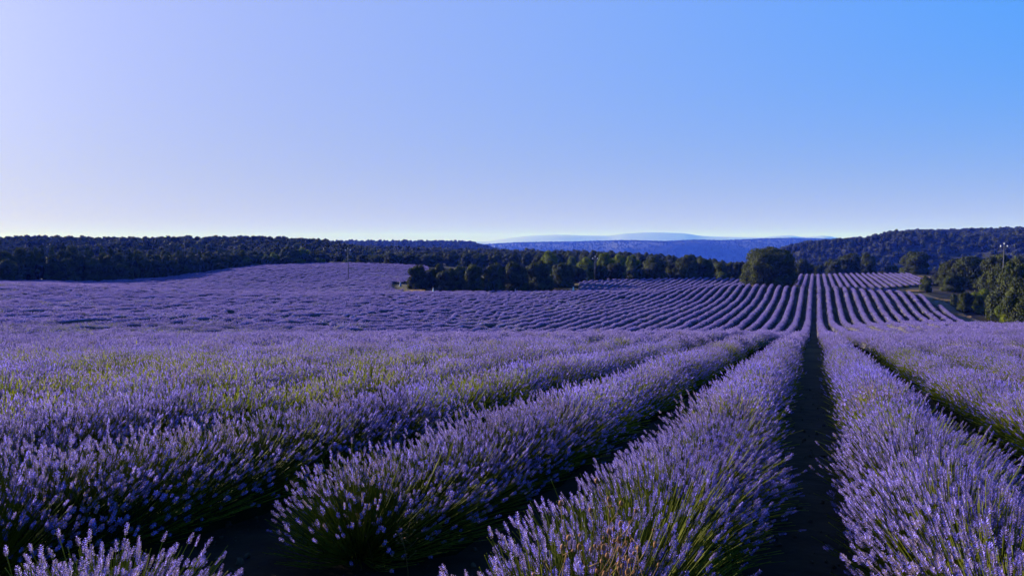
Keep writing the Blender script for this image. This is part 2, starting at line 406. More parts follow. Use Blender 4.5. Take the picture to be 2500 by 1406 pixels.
def scatter(name, group, P, pick, rot, scl, parent=None):
    me = bpy.data.meshes.new(name); P = np.asarray(P, np.float32)
    me.vertices.add(len(P)); me.vertices.foreach_set('co', P.ravel())
    a = me.attributes.new('pick', 'INT', 'POINT'); a.data.foreach_set('value', np.asarray(pick, np.int32))
    a = me.attributes.new('rot', 'FLOAT_VECTOR', 'POINT'); a.data.foreach_set('vector', np.asarray(rot, np.float32).ravel())
    a = me.attributes.new('scl', 'FLOAT_VECTOR', 'POINT'); a.data.foreach_set('vector', np.asarray(scl, np.float32).ravel())
    o = obj(name, me, parent); md = o.modifiers.new('plants', 'NODES'); md.node_group = group
    o['kind'] = 'stuff'
    return o

# ------------------------------------------------------------------ lavender bushes
def frames(D):
    """orthonormal frames with z along D (n,3)"""
    D = D / np.linalg.norm(D, axis=1, keepdims=True)
    ref = np.where(np.abs(D[:, 2:3]) < .9, np.array([[0, 0, 1.]]), np.array([[1., 0, 0]]))
    A = np.cross(ref, D); A /= np.linalg.norm(A, axis=1, keepdims=True); B = np.cross(D, A)
    return A, B, D

def stamp(acc, TV_, TT, TM, P, A, B, D, sx, sz):
    """copy a template (TV_ in local xyz) to every frame"""
    n = len(P); k = len(TV_)
    V = P[:, None] + TV_[None, :, 0:1] * A[:, None] * sx[:, None, None] + TV_[None, :, 1:2] * B[:, None] * sx[:, None, None] + TV_[None, :, 2:3] * D[:, None] * sz[:, None, None]
    T = (TT[None] + (np.arange(n) * k)[:, None, None]).reshape(-1, 3)
    acc.add(V.reshape(-1, 3), T, np.tile(TM, n))

def spike_template(rng, whorls, petals, corol, rad=1.0):
    V = []; T = []; M = []
    for i in range(whorls):
        t = (0 if i == 0 else .16 + .84 * (i - 1) / max(1, whorls - 2)) if whorls > 4 else i / whorls
        rr = rad * (1.0 if i < whorls - 2 else .8 if i < whorls - 1 else .5) * rng.uniform(.85, 1.15)
        off = rng.uniform(0, 6.28); hgt = .95 / whorls * (1.0 if whorls > 4 else 1.5)
        for k in range(petals):
            a = off + 6.283 * k / petals + rng.uniform(-.2, .2); da = 2.2 / petals
            c, s_ = math.cos(a), math.sin(a); b = len(V)
            is_c = rng.uniform() < corol; q = 1.25 if is_c else 1.0
            V += [(.2 * c * rr, .2 * s_ * rr, t - .02), (math.cos(a - da) * rr * .8, math.sin(a - da) * rr * .8, t + hgt * .5),
                  (math.cos(a) * rr * 1.12 * q, math.sin(a) * rr * 1.12 * q, t + hgt * .95 * q), (math.cos(a + da) * rr * .8, math.sin(a + da) * rr * .8, t + hgt * .5)]
            T += [(b, b + 1, b + 2), (b, b + 2, b + 3)]; M += [1 if is_c else 0] * 2
    return np.array(V, float), np.array(T), np.array(M)

def bush(seed, n, lod, ra=.72, rb=.55, h=.64, bloom=1.0, stem_r=.0021, lean=(0, 0)):
    """one lavender plant: stems fanning out of the base, a flower spike on each; x runs across the row"""
    rng = np.random.RandomState(seed); acc = Acc()
    ph = rng.uniform(0, 2 * math.pi, n); sz = rng.uniform(.10, 1.0, n) ** .8
    el = np.arcsin(np.clip(sz, 0, 1))
    lump = 1 + .10 * np.sin(ph * 3 + seed) * np.cos(el) + .06 * np.sin(ph * 7 + el * 5 + seed)
    rr = (rng.uniform(.76, 1.05, n) + (rng.uniform(0, 1, n) < .10) * .12) * lump
    tip = np.stack([ra * np.cos(el) * np.cos(ph) * rr, rb * np.cos(el) * np.sin(ph) * rr, .06 + h * np.sin(el) * rr], 1)
    root = tip * np.array([.16, .16, 0]) + np.array([0, 0, .03]) + np.array([0, 0, .10]) * np.sin(el)[:, None]
    D = tip - root
    hd = D / np.linalg.norm(D, axis=1, keepdims=True) + np.array([0, 0, .30]) + rng.normal(0, .10, (n, 3)); hd[:, 0] += lean[0]; hd[:, 1] += lean[1]
    hl = {0: (.034, .062), 1: (.042, .072), 2: (.055, .09), 3: (.09, .15)}[lod]
    hl = rng.uniform(hl[0], hl[1], n); hw = {0: .0092, 1: .0105, 2: .017, 3: .030}[lod] * rng.uniform(.8, 1.2, n)
    A, B, Dn = frames(hd)
    inb = rng.uniform(0, 1, n) < bloom * (np.clip((np.sin(el) - (.14, .25)[min(lod, 1)]) * 2.2, .14, 1) if lod < 2 else np.clip((np.sin(el) - .38) * 3, .05, 1))
    mid = root + D * .55 + np.array([0, 0, -.03]) * np.cos(el)[:, None]
    # stems
    side = np.cross(D, np.array([0, 0, 1.])); side /= np.linalg.norm(side, axis=1, keepdims=True) + 1e-9
    up = np.cross(side, D); up /= np.linalg.norm(up, axis=1, keepdims=True)
    if lod == 0:
        V = []; ns = 3
        for P_ in (root, mid, tip):
            for k in range(ns):
                a = 2 * math.pi * k / ns; V.append(P_ + stem_r * (side * math.cos(a) + up * math.sin(a)))
        V = np.stack(V, 1)                                       # n,9,3
        T = []
        for j in range(2):
            for k in range(ns):
                a0 = j * ns + k; a1 = j * ns + (k + 1) % ns; T += [(a0, a1, a1 + ns), (a0, a1 + ns, a0 + ns)]
        T = np.array(T)
        acc.add(V.reshape(-1, 3), (T[None] + (np.arange(n) * 9)[:, None, None]).reshape(-1, 3), 2)
    else:
        wdt = {1: .0030, 2: .006, 3: .014}[lod]; m = n if lod == 1 else n // 2
        rot = rng.uniform(0, 3.14, n)[:, None]; sd_ = side * np.cos(rot) + up * np.sin(rot)
        V = np.stack([root - sd_ * wdt, root + sd_ * wdt, tip + sd_ * wdt, tip - sd_ * wdt], 1)[:m]
        T = np.array([(0, 1, 2), (0, 2, 3)])
        acc.add(V.reshape(-1, 3), (T[None] + (np.arange(m) * 4)[:, None, None]).reshape(-1, 3), 2)
    # flower spikes
    base = tip - Dn * (hl * .25)[:, None]
    if lod <= 1:
        for q in range(3):
            tv, tt, tm = spike_template(rng, 8 if lod == 0 else 4, 5 if lod == 0 else 3, .20 if lod == 0 else .24)
            s_ = inb & (np.arange(n) % 3 == q)
            stamp(acc, tv, tt, tm, base[s_], A[s_], B[s_], Dn[s_], hw[s_], hl[s_])
    else:
        tv = np.array([p_ for a_ in (0, 1.05, 2.09) for p_ in ((-math.cos(a_) * .8, -math.sin(a_) * .8, .3), (0, 0, -.05), (math.cos(a_), math.sin(a_), .45), (0, 0, 1.))]); tt = np.array([t_ for b_ in (0, 4, 8) for t_ in ((b_, b_ + 1, b_ + 2), (b_, b_ + 2, b_ + 3))])
        tipr = rng.uniform(0, 1, n)
        for q in (0, 1):
            s_ = inb & ((tipr < .16) == bool(q))
            stamp(acc, tv, tt, np.full(6, 0), base[s_], A[s_], B[s_], Dn[s_], hw[s_], hl[s_])
    # leafy base
    nl = {0: 420, 1: 160, 2: 60, 3: 24}[lod]
    ph = rng.uniform(0, 6.283, nl); el = rng.uniform(.1, 1.45, nl); q = rng.uniform(.3, .72, nl)
    P = np.stack([ra * .8 * np.cos(el) * np.cos(ph) * q, rb * .9 * np.cos(el) * np.sin(ph) * q, h * .72 * np.sin(el) * q], 1)
    D2 = P / np.linalg.norm(P, axis=1, keepdims=True) + rng.normal(0, .35, (nl, 3)) + np.array([0, 0, .4]); A2, B2, D2 = frames(D2)
    ll = {0: .055, 1: .08, 2: .12, 3: .2}[lod]; lw = {0: .0035, 1: .007, 2: .014, 3: .035}[lod]
    tv = np.array([(-1, 0, 0), (1, 0, 0), (.7, .0, .7), (0, 0, 1.)]); tt = np.array([(0, 1, 2), (0, 2, 3)])
    stamp(acc, tv, tt, np.full(2, 3), P, A2, B2, D2, np.full(nl, lw), rng.uniform(.7, 1.3, nl) * ll)
    mats = [m_calyx, m_corol, m_stem, m_leaf] if lod <= 1 else [m_far, m_corol, m_stem, m_leaf]
    return acc.build('lavender_bush', mats)

L0 = [bush(10 + i, 720, 0, bloom=(1, .9, .8, .95)[i]) for i in range(4)] + [bush(20, 800, 0, bloom=.55), bush(21, 850, 0, bloom=.22)]
L1 = [bush(30 + i, 460, 1, ra=.65, bloom=(1, .92, .8, .95)[i]) for i in range(4)] + [bush(40, 480, 1, ra=.62, bloom=.62)]
L2 = [bush(50 + i, 340, 2, ra=.53, h=.66) for i in range(4)] + [bush(60, 330, 2, ra=.56, bloom=.4)]
L3 = [bush(70 + i, 210, 3, ra=.49, h=.62) for i in range(4)] + [bush(80, 150, 3, ra=.54, bloom=.35)]
G_lav = inst_group('lavender_plants', proto_coll('lavender', L1 + L2 + L3))

DM_X = [-900, -400, 0, 250, 400, 450, 640, 800, 984]; DM_D = [140, 150, 172, 197, 216, 236, 268, 288, 288]
def dmax(x):
    x = np.asarray(x, float); r = np.interp(x, DM_X, DM_D)
    r = np.where(x > 984, np.interp(x, [984, 1060, 1100, 1250, 1415], [158, 163, 166, 167, 171]), r)
    r = np.where(x > 1415, np.interp(x, [1415, 1600, 1820], [203, 209, 216]), r)
    return np.where(x > 1820, 400, r)

def row_points(k, v0, v1, strip=0):
    """plants of row k, as (u, v) with spacing that grows a little with distance"""
    pts = []; v = v0 + rnd.uniform(0, .3)
    while v < v1:
        u = (k + .5) * S; X, Y = xy(u, v); r = math.hypot(X, Y)
        vis = Y > .4 and (abs(X / Y) < .80 or r < 4.5)
        if vis:
            x = CX + F * X / Y
            ok = strip or (Y < float(dmax(x)) and (v < 188 or x < 1815) and not (955 < x < 1065 and 170 < Y < 201)) or (955 < x < 1045 and 205 < Y < 286)
            if k == -2 and v < 3.75: ok = False
            if k == -3 and v < 2.3: ok = False
            left = sstep(-25, -60, u)
            if r > 12 and rnd.random() < .012 + .02 * left: ok = False
            if ok:
                fa = float(sstep(18, 34, r)); lf = float(left)
                hz = 1 + (.14 + .16 * fa * (.45 + .55 * lf)) * 2 * (float(vnoise(v / 1.5, k * 7.3, 4)) - .5) + rnd.uniform(-.05, .05)
                if r > 30 and float(vnoise(v / 2.6, k * 3.1, 6)) < .09 + .09 * lf: hz *= .62
                wob = (.04 + .10 * fa * lf) * 2 * (float(vnoise(v / 2.1, k * 5.7, 5)) - .5)
                pts.append((u + wob + rnd.gauss(0, .03), v, r, hz))
        v += .42 if r < 20 else .50
    if k == -2: pts = [(-2.72, 1.42, 2.2, .88), (-2.60, 1.80, 2.4, .90), (-2.75, 2.12, 2.6, .84)] + pts
    return pts

near_count = 0
for k_ in (0,): pass
NEARB = []
PROF_N = [(-.42, 0), (-.36, .20), (-.2, .36), (0, .42), (.2, .36), (.36, .20), (.42, 0)]
PROF_F = [(-.48, 0), (-.53, .22), (-.45, .40), (-.26, .54), (0, .60), (.26, .54), (.45, .40), (.53, .22), (.48, 0)]
def core_mesh(pts, k):
    """leafy mound under the flower heads, one strip per unbroken run of plants; far off it carries the bloom on its crown"""
    acc = Acc(); runs = []; cur = []
    for q in pts:
        far = q[2] > 34
        if cur and (q[1] - cur[-1][1] > 1.1 or far != (cur[-1][2] > 34)):
            runs.append(cur); cur = [cur[-1]] if q[1] - cur[-1][1] <= 1.1 else []
        cur.append(q)
    runs.append(cur)
    for run in runs:
        if len(run) < 2: continue
        far = run[-1][2] > 34
        prof = PROF_F if far else PROF_N; step = 2 if run[0][2] > 90 else 1
        rr = run[::step] if len(run) > 3 else run
        if rr[-1] is not run[-1]: rr = rr + [run[-1]]
        V = []
        for i, (u, v, r, hz) in enumerate(rr):
            X, Y = xy(u, v); s_ = .25 if i in (0, len(rr) - 1) else rnd.uniform(.9, 1.08) * (.88 if far and r < 70 else 1)
            for a, b_ in prof:
                x_, y_ = xy(u + a * s_ + rnd.gauss(0, .012), v + rnd.gauss(0, .03)); V.append((x_, y_, b_ * s_ * hz * rnd.uniform(.97, 1.03)))
        V = np.array(V); V[:, 2] += ground(V[:, 0], V[:, 1]) - .02
        T = []; M = []; c = len(prof)
        for i in range(len(rr) - 1):
            for j in range(c - 1):
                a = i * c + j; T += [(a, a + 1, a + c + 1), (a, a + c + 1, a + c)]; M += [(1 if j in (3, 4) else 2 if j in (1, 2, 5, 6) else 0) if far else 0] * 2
        acc.add(V, T, M)
    return acc.build('foliage', [m_core, m_crest, m_flank], smooth=True) if acc.V else None

def end_place(k, pts):
    X, Y = xy(pts[-1][0], pts[-1][1]); x = CX + F * X / Y
    if k > -15 or x < 0: return None
    if x < 1050 and Y > 203: return ('lavender row of the left field passing behind the middle clump of oaks', 'lavender rows passing behind the middle clump')
    if x < 985:
        z = 'far left' if x < 120 else 'above the broad shadow' if x < 290 else 'left of the thin pole' if x < 440 else 'right of the thin pole' if x < 600 else 'above the long shadows' if x < 710 else 'near the standing pole'
        return ('lavender row of the left field running up to the woods, ' + z, 'lavender rows of the left field, ' + z)
    z = 'the straw bank' if x < 1080 else 'the left oaks of the clump' if x < 1200 else 'the centre of the dark clump' if x < 1320 else 'the white dressed person' if x < 1418 else 'the yellow green trees' if x < 1560 else 'the tall dark oaks'
    return ('lavender row crossing the valley and ending below ' + z, 'lavender rows ending below ' + z)
def row_label(k, strip):
    if strip: return ('short lavender row in the sunlit strip beyond the dark track, right of the round oak', 'short rows of the strip beyond the track')
    d = {-1: 'wide lavender row just left of the dark central furrow, green gap near the camera', 0: 'wide lavender row just right of the dark central furrow',
         -2: 'lavender row whose nearest clump stands alone at the bottom left, bare soil behind it', 1: 'second lavender row right of the dark central furrow',
         -3: 'third lavender row left of the central furrow, leafy green flank over the bare soil', 2: 'third lavender row right of the dark central furrow', -4: 'fourth lavender row left of the dark central furrow',
         3: 'fourth lavender row right of the dark central furrow', -5: 'fifth lavender row left of the dark central furrow'}
    if k in d: return (d[k], 'lavender rows')
    if k > 3: return ('lavender row climbing the far slope towards the shrubs on the right', 'right hand lavender rows')
    if k >= -14: return ('lavender row curving up the far slope to the round oak', 'lavender rows below the round oak')
    if k >= -45: return ('lavender row crossing the valley towards the middle clump of dark oaks', 'lavender rows below the middle oaks')
    return ('lavender row crossing the wide field on the left below the forest edge', 'lavender rows of the left field')

def variant(base, r, u, v):
    """pick a plant model for the distance; some patches carry fewer flowers"""
    return 0

ang = -AZ
def make_row(k, v0, v1, strip=0):
    global near_count
    pts = row_points(k, v0, v1, strip)
    if len(pts) < 3: return
    X0, Y0 = xy(pts[0][0], pts[0][1]); lab, grp = (None if strip else end_place(k, pts)) or row_label(k, strip)
    root = empty('lavender_row', (X0, Y0, gz(X0, Y0))); tag(root, lab, 'lavender row', grp)
    inv = Matrix.Translation(-root.location)
    cm = core_mesh(pts, k)
    if cm:
        o = obj('foliage', cm, root); o.matrix_parent_inverse = inv
    P, pick, rot, scl = [], [], [], []
    xs_, ys_ = xy(np.array([q[0] for q in pts]), np.array([q[1] for q in pts])); zs_ = ground(xs_, ys_)
    pn = vnoise(xs_ / 5.5, ys_ / 5.5, 8) * .6 + vnoise(xs_ / 1.7, ys_ / 1.7, 9) * .4
    for i, (u, v, r, hz) in enumerate(pts):
        lf = float(sstep(-20, -60, u))
        s_ = rnd.uniform(.88, 1.10) * (1 - .10 * lf * rnd.random())
        green = pn[i] > (.70 - .03 * lf)
        a = ang + rnd.choice((0, math.pi)) + rnd.uniform(-.35, .35)
        if r < 8.5 and near_count < 300:
            near_count += 1
            if k == -1 and 3.4 < v < 4.7: me = L0[5] if rnd.random() < .75 else L0[4]
            elif k == -3 and v < 5.8 and rnd.random() < .8: me = L0[4 + (rnd.random() < .4)]
            elif (k == -2 and 3.6 < v < 5.0) or (k == 0 and 3.0 < v < 3.9): me = L0[4]
            else: me = L0[4] if green else L0[rnd.randrange(4)]
            o = obj('lavender_bush', me, root); o.matrix_parent_inverse = inv
            o.location = (xs_[i], ys_[i], zs_[i]); o.rotation_euler = (0, 0, a); o.scale = (s_, s_, hz)
        else:
            lod = 0 if r < 26 else 1 if r < 70 else 2
            P.append((xs_[i], ys_[i], zs_[i])); pick.append(lod * 5 + (4 if green else rnd.randrange(4)))
            rot.append((0, 0, a)); scl.append((s_ * (1.0 if lod < 2 else .97), s_, hz))
    if P:
        o = scatter('flowering_plants', G_lav, P, pick, rot, scl, root); o.matrix_parent_inverse = inv

kmin = -125
for k in list(range(-1, -7, -1)) + list(range(0, 5)) + list(range(5, 13)) + list(range(-7, kmin, -1)):
    v1 = 300
    if k >= 10: v1 = {10: 176, 11: 172, 12: 158}[k]
    make_row(k, .9 if k >= -2 else 1.2, v1)
for k in range(-3, 17):
    v0 = 199 + max(0, k - 8) * 3.2 + (3 if k == -3 else 0); v1 = 272 + max(0, k) * .8
    make_row(k, v0, v1, 1)

# ------------------------------------------------------------------ trees
def leaf_cloud(acc, rng, C_, rad, n, size, mi, flat=1.0, tri=False):
    """n leaf clumps over lobes C_ (m,3) of radius rad (m)"""
    m = len(C_); w_ = rad ** 2; idx = rng.choice(m, n, p=w_ / w_.sum())
    D = rng.normal(0, 1, (n, 3)); D[:, 2] += .25; D /= np.linalg.norm(D, axis=1, keepdims=True)
    P = C_[idx] + D * (rad[idx] * rng.uniform(.66, 1.10, n))[:, None] * np.array([1, 1, flat])
    Nn = D + rng.normal(0, .55, (n, 3)); A, B, Nn = frames(Nn)
    t = rng.uniform(0, 6.283, n)[:, None]; A, B = A * np.cos(t) + B * np.sin(t), B * np.cos(t) - A * np.sin(t)
    s_ = (rng.uniform(.6, 1.3, n) * size)[:, None]
    V = np.stack([P - A * s_, P + B * s_ * .62 + Nn * s_ * .2, P + A * s_, P - B * s_ * .62 + Nn * s_ * .15], 1)
    T = np.array([(0, 1, 2), (0, 2, 3)])
    acc.add(V.reshape(-1, 3), (T[None] + (np.arange(n) * 4)[:, None, None]).reshape(-1, 3), mi)

def ico(acc, c, r, mi, seed=0):
    import bmesh
    bm = bmesh.new(); bmesh.ops.create_icosphere(bm, subdivisions=2, radius=1)
    V = np.array([v.co[:] for v in bm.verts]); T = np.array([[v.index for v in f.verts] for f in bm.faces]); bm.free()
    k = 1 + .16 * (np.sin(V[:, 0] * 5 + seed) + np.sin(V[:, 1] * 6 + seed * 2) * np.cos(V[:, 2] * 4))[:, None] * .6
    acc.add(V * k * np.array(r) + np.array(c), T, mi)

def oak_crown(seed, n, size, mat, lobes=26, tall=.95, skirt=.06):
    """unit-wide crown (radius 1) from skirt height upward, lumpy"""
    rng = np.random.RandomState(seed); acc = Acc(); H = tall * 2
    cs, rs = [], []
    for i in range(lobes):
        a = rng.uniform(0, 6.283); e = rng.uniform(-.75, 1.45); q = rng.uniform(.46, .80)
        cs.append((math.cos(a) * math.cos(e) * q, math.sin(a) * math.cos(e) * q, skirt * H + tall * .93 + math.sin(e) * q * tall)); rs.append(rng.uniform(.15, .40))
    for i in range(9):
        a = i * .698 + rng.uniform(-.3, .3); q = rng.uniform(.50, .72); r_ = rng.uniform(.24, .36)
        cs.append((math.cos(a) * q, math.sin(a) * q, r_ * .75)); rs.append(r_)
    cs = np.array(cs); rs = np.array(rs); cs[:, 2] = np.maximum(cs[:, 2], rs * .75)
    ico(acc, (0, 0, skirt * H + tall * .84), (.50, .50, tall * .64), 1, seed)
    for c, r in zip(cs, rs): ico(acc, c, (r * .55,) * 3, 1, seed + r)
    cs = np.vstack([cs, [(0, 0, tall * .6), (0, 0, tall * 1.15)]]); rs = np.append(rs, [.66, .62])
    leaf_cloud(acc, rng, cs, rs, n, size, 0)
    return acc.build('crown', [mat, m_hull])

def pine_crown(seed, n, size, mat):
    rng = np.random.RandomState(seed); acc = Acc(); cs, rs = [], []
    for i in range(34):
        t = (i + rng.uniform(0, 1)) / 34; z = .35 + 1.95 * t; rad = (1 - t) ** .75 * .85 + .08; a = rng.uniform(0, 6.283); q = rng.uniform(.3, .8)
        cs.append((math.cos(a) * rad * q, math.sin(a) * rad * q, z)); rs.append(rng.uniform(.16, .30) * (1.15 - .6 * t))
    cs = np.array(cs); rs = np.array(rs)
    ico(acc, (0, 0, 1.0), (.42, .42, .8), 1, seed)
    leaf_cloud(acc, rng, cs, rs, n, size, 0, .8)
    return acc.build('crown', [mat, m_hull])

def trunk_mesh(seed, h=.5, r=.07):
    rng = np.random.RandomState(seed); acc = Acc()
    top = np.array([rng.uniform(-.06, .06), rng.uniform(-.06, .06), h])
    acc.tube([(0, 0, -.15), (rng.uniform(-.03, .03), rng.uniform(-.03, .03), h * .5), top], [r * 1.3, r, r * .8], 0, 8)
    for i in range(5):
        a = i * 1.256 + rng.uniform(-.3, .3); e = np.array([math.cos(a) * .5, math.sin(a) * .5, h + rng.uniform(.25, .5)])
        acc.tube([top - np.array([0, 0, .05 * i * h]), (top + e) / 2 + np.array([0, 0, .04]), e], [r * .6, r * .4, r * .15], 0, 5)
    return acc.build('trunk', [m_bark], smooth=True)

OAK = [oak_crown(100 + i, 24000, .046, m_oak, tall=t) for i, t in enumerate((.80, .95, .88, 1.05, .72))]
OAKL = [oak_crown(120 + i, 16000, .050, m_oak_l, 22, t) for i, t in enumerate((1.05, 1.25))]
PINE = [pine_crown(140 + i, 9000, .070, m_pine) for i in range(3)]
BIG = oak_crown(160, 70000, .030, m_oak, 40, .70, .015)
TRUNK = [trunk_mesh(180 + i) for i in range(3)]
TH = {}                                      # height of each crown model
for me in OAK + OAKL + PINE + [BIG]:
    TH[me.name] = max(v.co.z for v in me.vertices)

def tree(name, crown, trunk, x, ytop, wpx, d, label, cat='tree', group=None, dz=0, rot=None):
    X = px(x, d); zb = gz(X, d) + dz; h = max(1.0, ztop(ytop, d) - zb); wd = wpx / F * d / 2 * .92
    r = empty(name, (X, d, zb - .05)); r.rotation_euler = (0, 0, rnd.uniform(0, 6.28) if rot is None else rot); r.scale = (wd, wd, h / TH[crown.name])
    tag(r, label, cat, group)
    obj('crown', crown, r); obj('trunk', trunk, r)
    return r

T3 = lambda: TRUNK[rnd.randrange(3)]
tree('holm_oak', BIG, TRUNK[0], 1883, 600, 156, 184, 'huge round dark oak standing alone at the top of the lavender rows', 'tree', rot=.4)
singles = [  # name, crown list index, column, top, width, distance, label
    ('small_oak', OAK[1], 1806, 637, 42, 214, 'small round oak close beside the left edge of the huge round oak'),
    ('holm_oak', OAK[0], 1962, 630, 58, 275, 'dark oak half hidden behind the right edge of the huge round oak'),
    ('small_oak', OAK[2], 2001, 645, 34, 288, 'low dark oak between the huge round oak and the oaks behind the strip'),
    ('holm_oak', OAK[1], 2036, 631, 52, 290, 'left one of the oaks grouped behind the upper lavender strip'),
    ('holm_oak', OAK[4], 2072, 617, 70, 294, 'tallest dark oak of the group behind the upper lavender strip'),
    ('young_oak', OAK[3], 2116, 614, 50, 298, 'loose greener oak at the right end of the group behind the upper strip'),
    ('small_oak', OAK[2], 2180, 646, 38, 285, 'low dark shrubby oak in front of the wooded hillside, right of the strip'),
    ('holm_oak', OAK[1], 2236, 612, 78, 262, 'tall rounded oak at the far right corner of the upper lavender strip'),
    ('small_oak', OAK[2], 2208, 650, 30, 275, 'small oak nestled against the tall rounded oak by the strip corner'),
    ('holm_oak', OAK[0], 2322, 629, 92, 196, 'left half of the broad pair of oaks beside the dirt track'),
    ('holm_oak', OAK[4], 2380, 623, 120, 192, 'right and broader oak of the pair beside the dirt track'),
    ('small_oak', OAK[1], 2330, 668, 62, 178, 'low oak in front of the broad pair beside the dirt track'),
    ('round_shrub', OAK[3], 2262, 671, 32, 172, 'round shrub at the left foot of the broad oak pair'),
    ('holm_oak', OAK[1], 2438, 616, 92, 170, 'olive lit oak behind the power pole on the right'),
    ('holm_oak', OAK[2], 2486, 620, 80, 175, 'dark oak behind the olive lit oak at the right edge'),
    ('holm_oak', OAK[3], 2476, 634, 128, 126, 'tall oak right of the dirt track, in front of the power pole'),
    ('yellow_green_oak', OAKL[0], 2402, 703, 58, 136, 'yellow green bushy oak at the foot of the tall oak by the track'),
    ('grey_shrub', OAK[1], 2360, 711, 42, 136, 'grey green rounded shrub standing beside the dirt track'),
    ('holm_oak', OAK[0], 2512, 674, 120, 104, 'nearest oak on the right edge, above the lavender crest'),
    ('yellow_green_oak', OAKL[1], 2466, 728, 54, 106, 'yellow green leafy oak low at the right edge'),
    ('round_shrub', OAK[2], 2332, 714, 18, 142, 'tiny shrub left of the grey green shrub by the track'),
    # middle clump
    ('holm_oak', OAK[1], 1021, 645, 62, 182, 'leftmost rounded oak of the middle clump, beside the straw bank'),
    ('holm_oak', OAK[2], 1052, 652, 48, 186, 'second oak from the left in the middle clump, in shade'),
    ('holm_oak', OAK[0], 1076, 641, 54, 196, 'oak standing behind the left part of the middle clump'),
    ('holm_oak', OAK[3], 1100, 652, 72, 176, 'dark front oak of the middle clump behind the small white figure'),
    ('holm_oak', OAK[1], 1156, 642, 58, 180, 'middle clump oak with a grey lit left flank'),
    ('holm_oak', OAK[2], 1128, 646, 56, 190, 'oak between the dark front oak and the grey flanked oak'),
    ('holm_oak', OAK[4], 1205, 640, 80, 183, 'broad dark oak at the centre of the middle clump'),
    ('holm_oak', OAK[0], 1262, 636, 84, 186, 'broad dark oak right of the centre of the middle clump'),
    ('holm_oak', OAK[3], 1318, 633, 80, 190, 'dark oak in the right part of the middle clump'),
    ('holm_oak', OAK[1], 1372, 640, 76, 196, 'dark oak above the white dressed person'),
    ('holm_oak', OAK[2], 1408, 648, 54, 208, 'last dark oak of the middle clump, left of the yellow green trees'),
    # yellow green and dark trees behind the upper left patch
    ('yellow_green_oak', OAKL[0], 1344, 610, 62, 262, 'bright green tree rising behind the middle clump'),
    ('yellow_green_oak', OAKL[1], 1395, 625, 34, 250, 'small bright green tree behind the middle clump, left of the grey pole'),
    ('yellow_green_oak', OAKL[0], 1434, 626, 58, 214, 'yellow green tree just left of the grey pole'),
    ('yellow_green_oak', OAKL[1], 1478, 615, 46, 222, 'yellow green tree just right of the grey pole'),
    ('yellow_green_oak', OAKL[0], 1512, 618, 48, 228, 'second yellow green tree right of the grey pole'),
    ('yellow_green_oak', OAKL[1], 1545, 621, 40, 236, 'paler green tree left of the tall dark oaks'),
    ('holm_oak', OAK[2], 1470, 645, 44, 213, 'small dark oak in front of the yellow green trees'),
    ('holm_oak', OAK[1], 1502, 640, 56, 214, 'dark oak below the second yellow green tree'),
    ('holm_oak', OAK[0], 1552, 646, 54, 215, 'low dark oak at the field edge left of the tall dark oaks'),
    ('holm_oak', OAK[3], 1594, 625, 76, 218, 'first tall dark oak along the edge of the upper left patch'),
    ('holm_oak', OAK[1], 1640, 640, 48, 222, 'lower dark oak between the two tall dark oaks'),
    ('holm_oak', OAK[0], 1674, 619, 80, 219, 'second tall dark oak along the edge of the upper left patch'),
    ('holm_oak', OAK[2], 1718, 627, 60, 222, 'dark oak right of the second tall dark oak'),
    ('holm_oak', OAK[4], 1758, 640, 58, 228, 'low wide oak near the right end of the dark row'),
    ('bright_shrub', OAKL[0], 1764, 662, 34, 224, 'bright green low shrub at the field edge near the huge round oak'),
    ('holm_oak', OAK[1], 1786, 640, 42, 240, 'last oak of the dark row before the huge round oak'),
    # behind the left field
    ('holm_oak', OAK[3], 884, 619, 32, 300, 'lone rounded oak at the top edge of the left field, right of the pole'),
    ('holm_oak', OAK[1], 918, 622, 34, 300, 'small oak right of the lone rounded oak above the left field'),
    ('holm_oak', OAK[0], 958, 615, 48, 302, 'olive lit oak above the left field'),
    ('holm_oak', OAK[4], 1000, 619, 60, 300, 'wide dark oak above the left field, left of the middle clump'),
    ('holm_oak', OAK[2], 1046, 620, 56, 296, 'dark oak on the skyline of the field behind the middle clump'),
    ('young_oak', OAKL[1], 848, 632, 22, 302, 'small olive shrub at the foot of the woods beside the pole'),
]
for nm, cr, x, yt, wp, d, lab in singles:
    tree(nm, cr, T3(), x, yt, wp, d, lab)

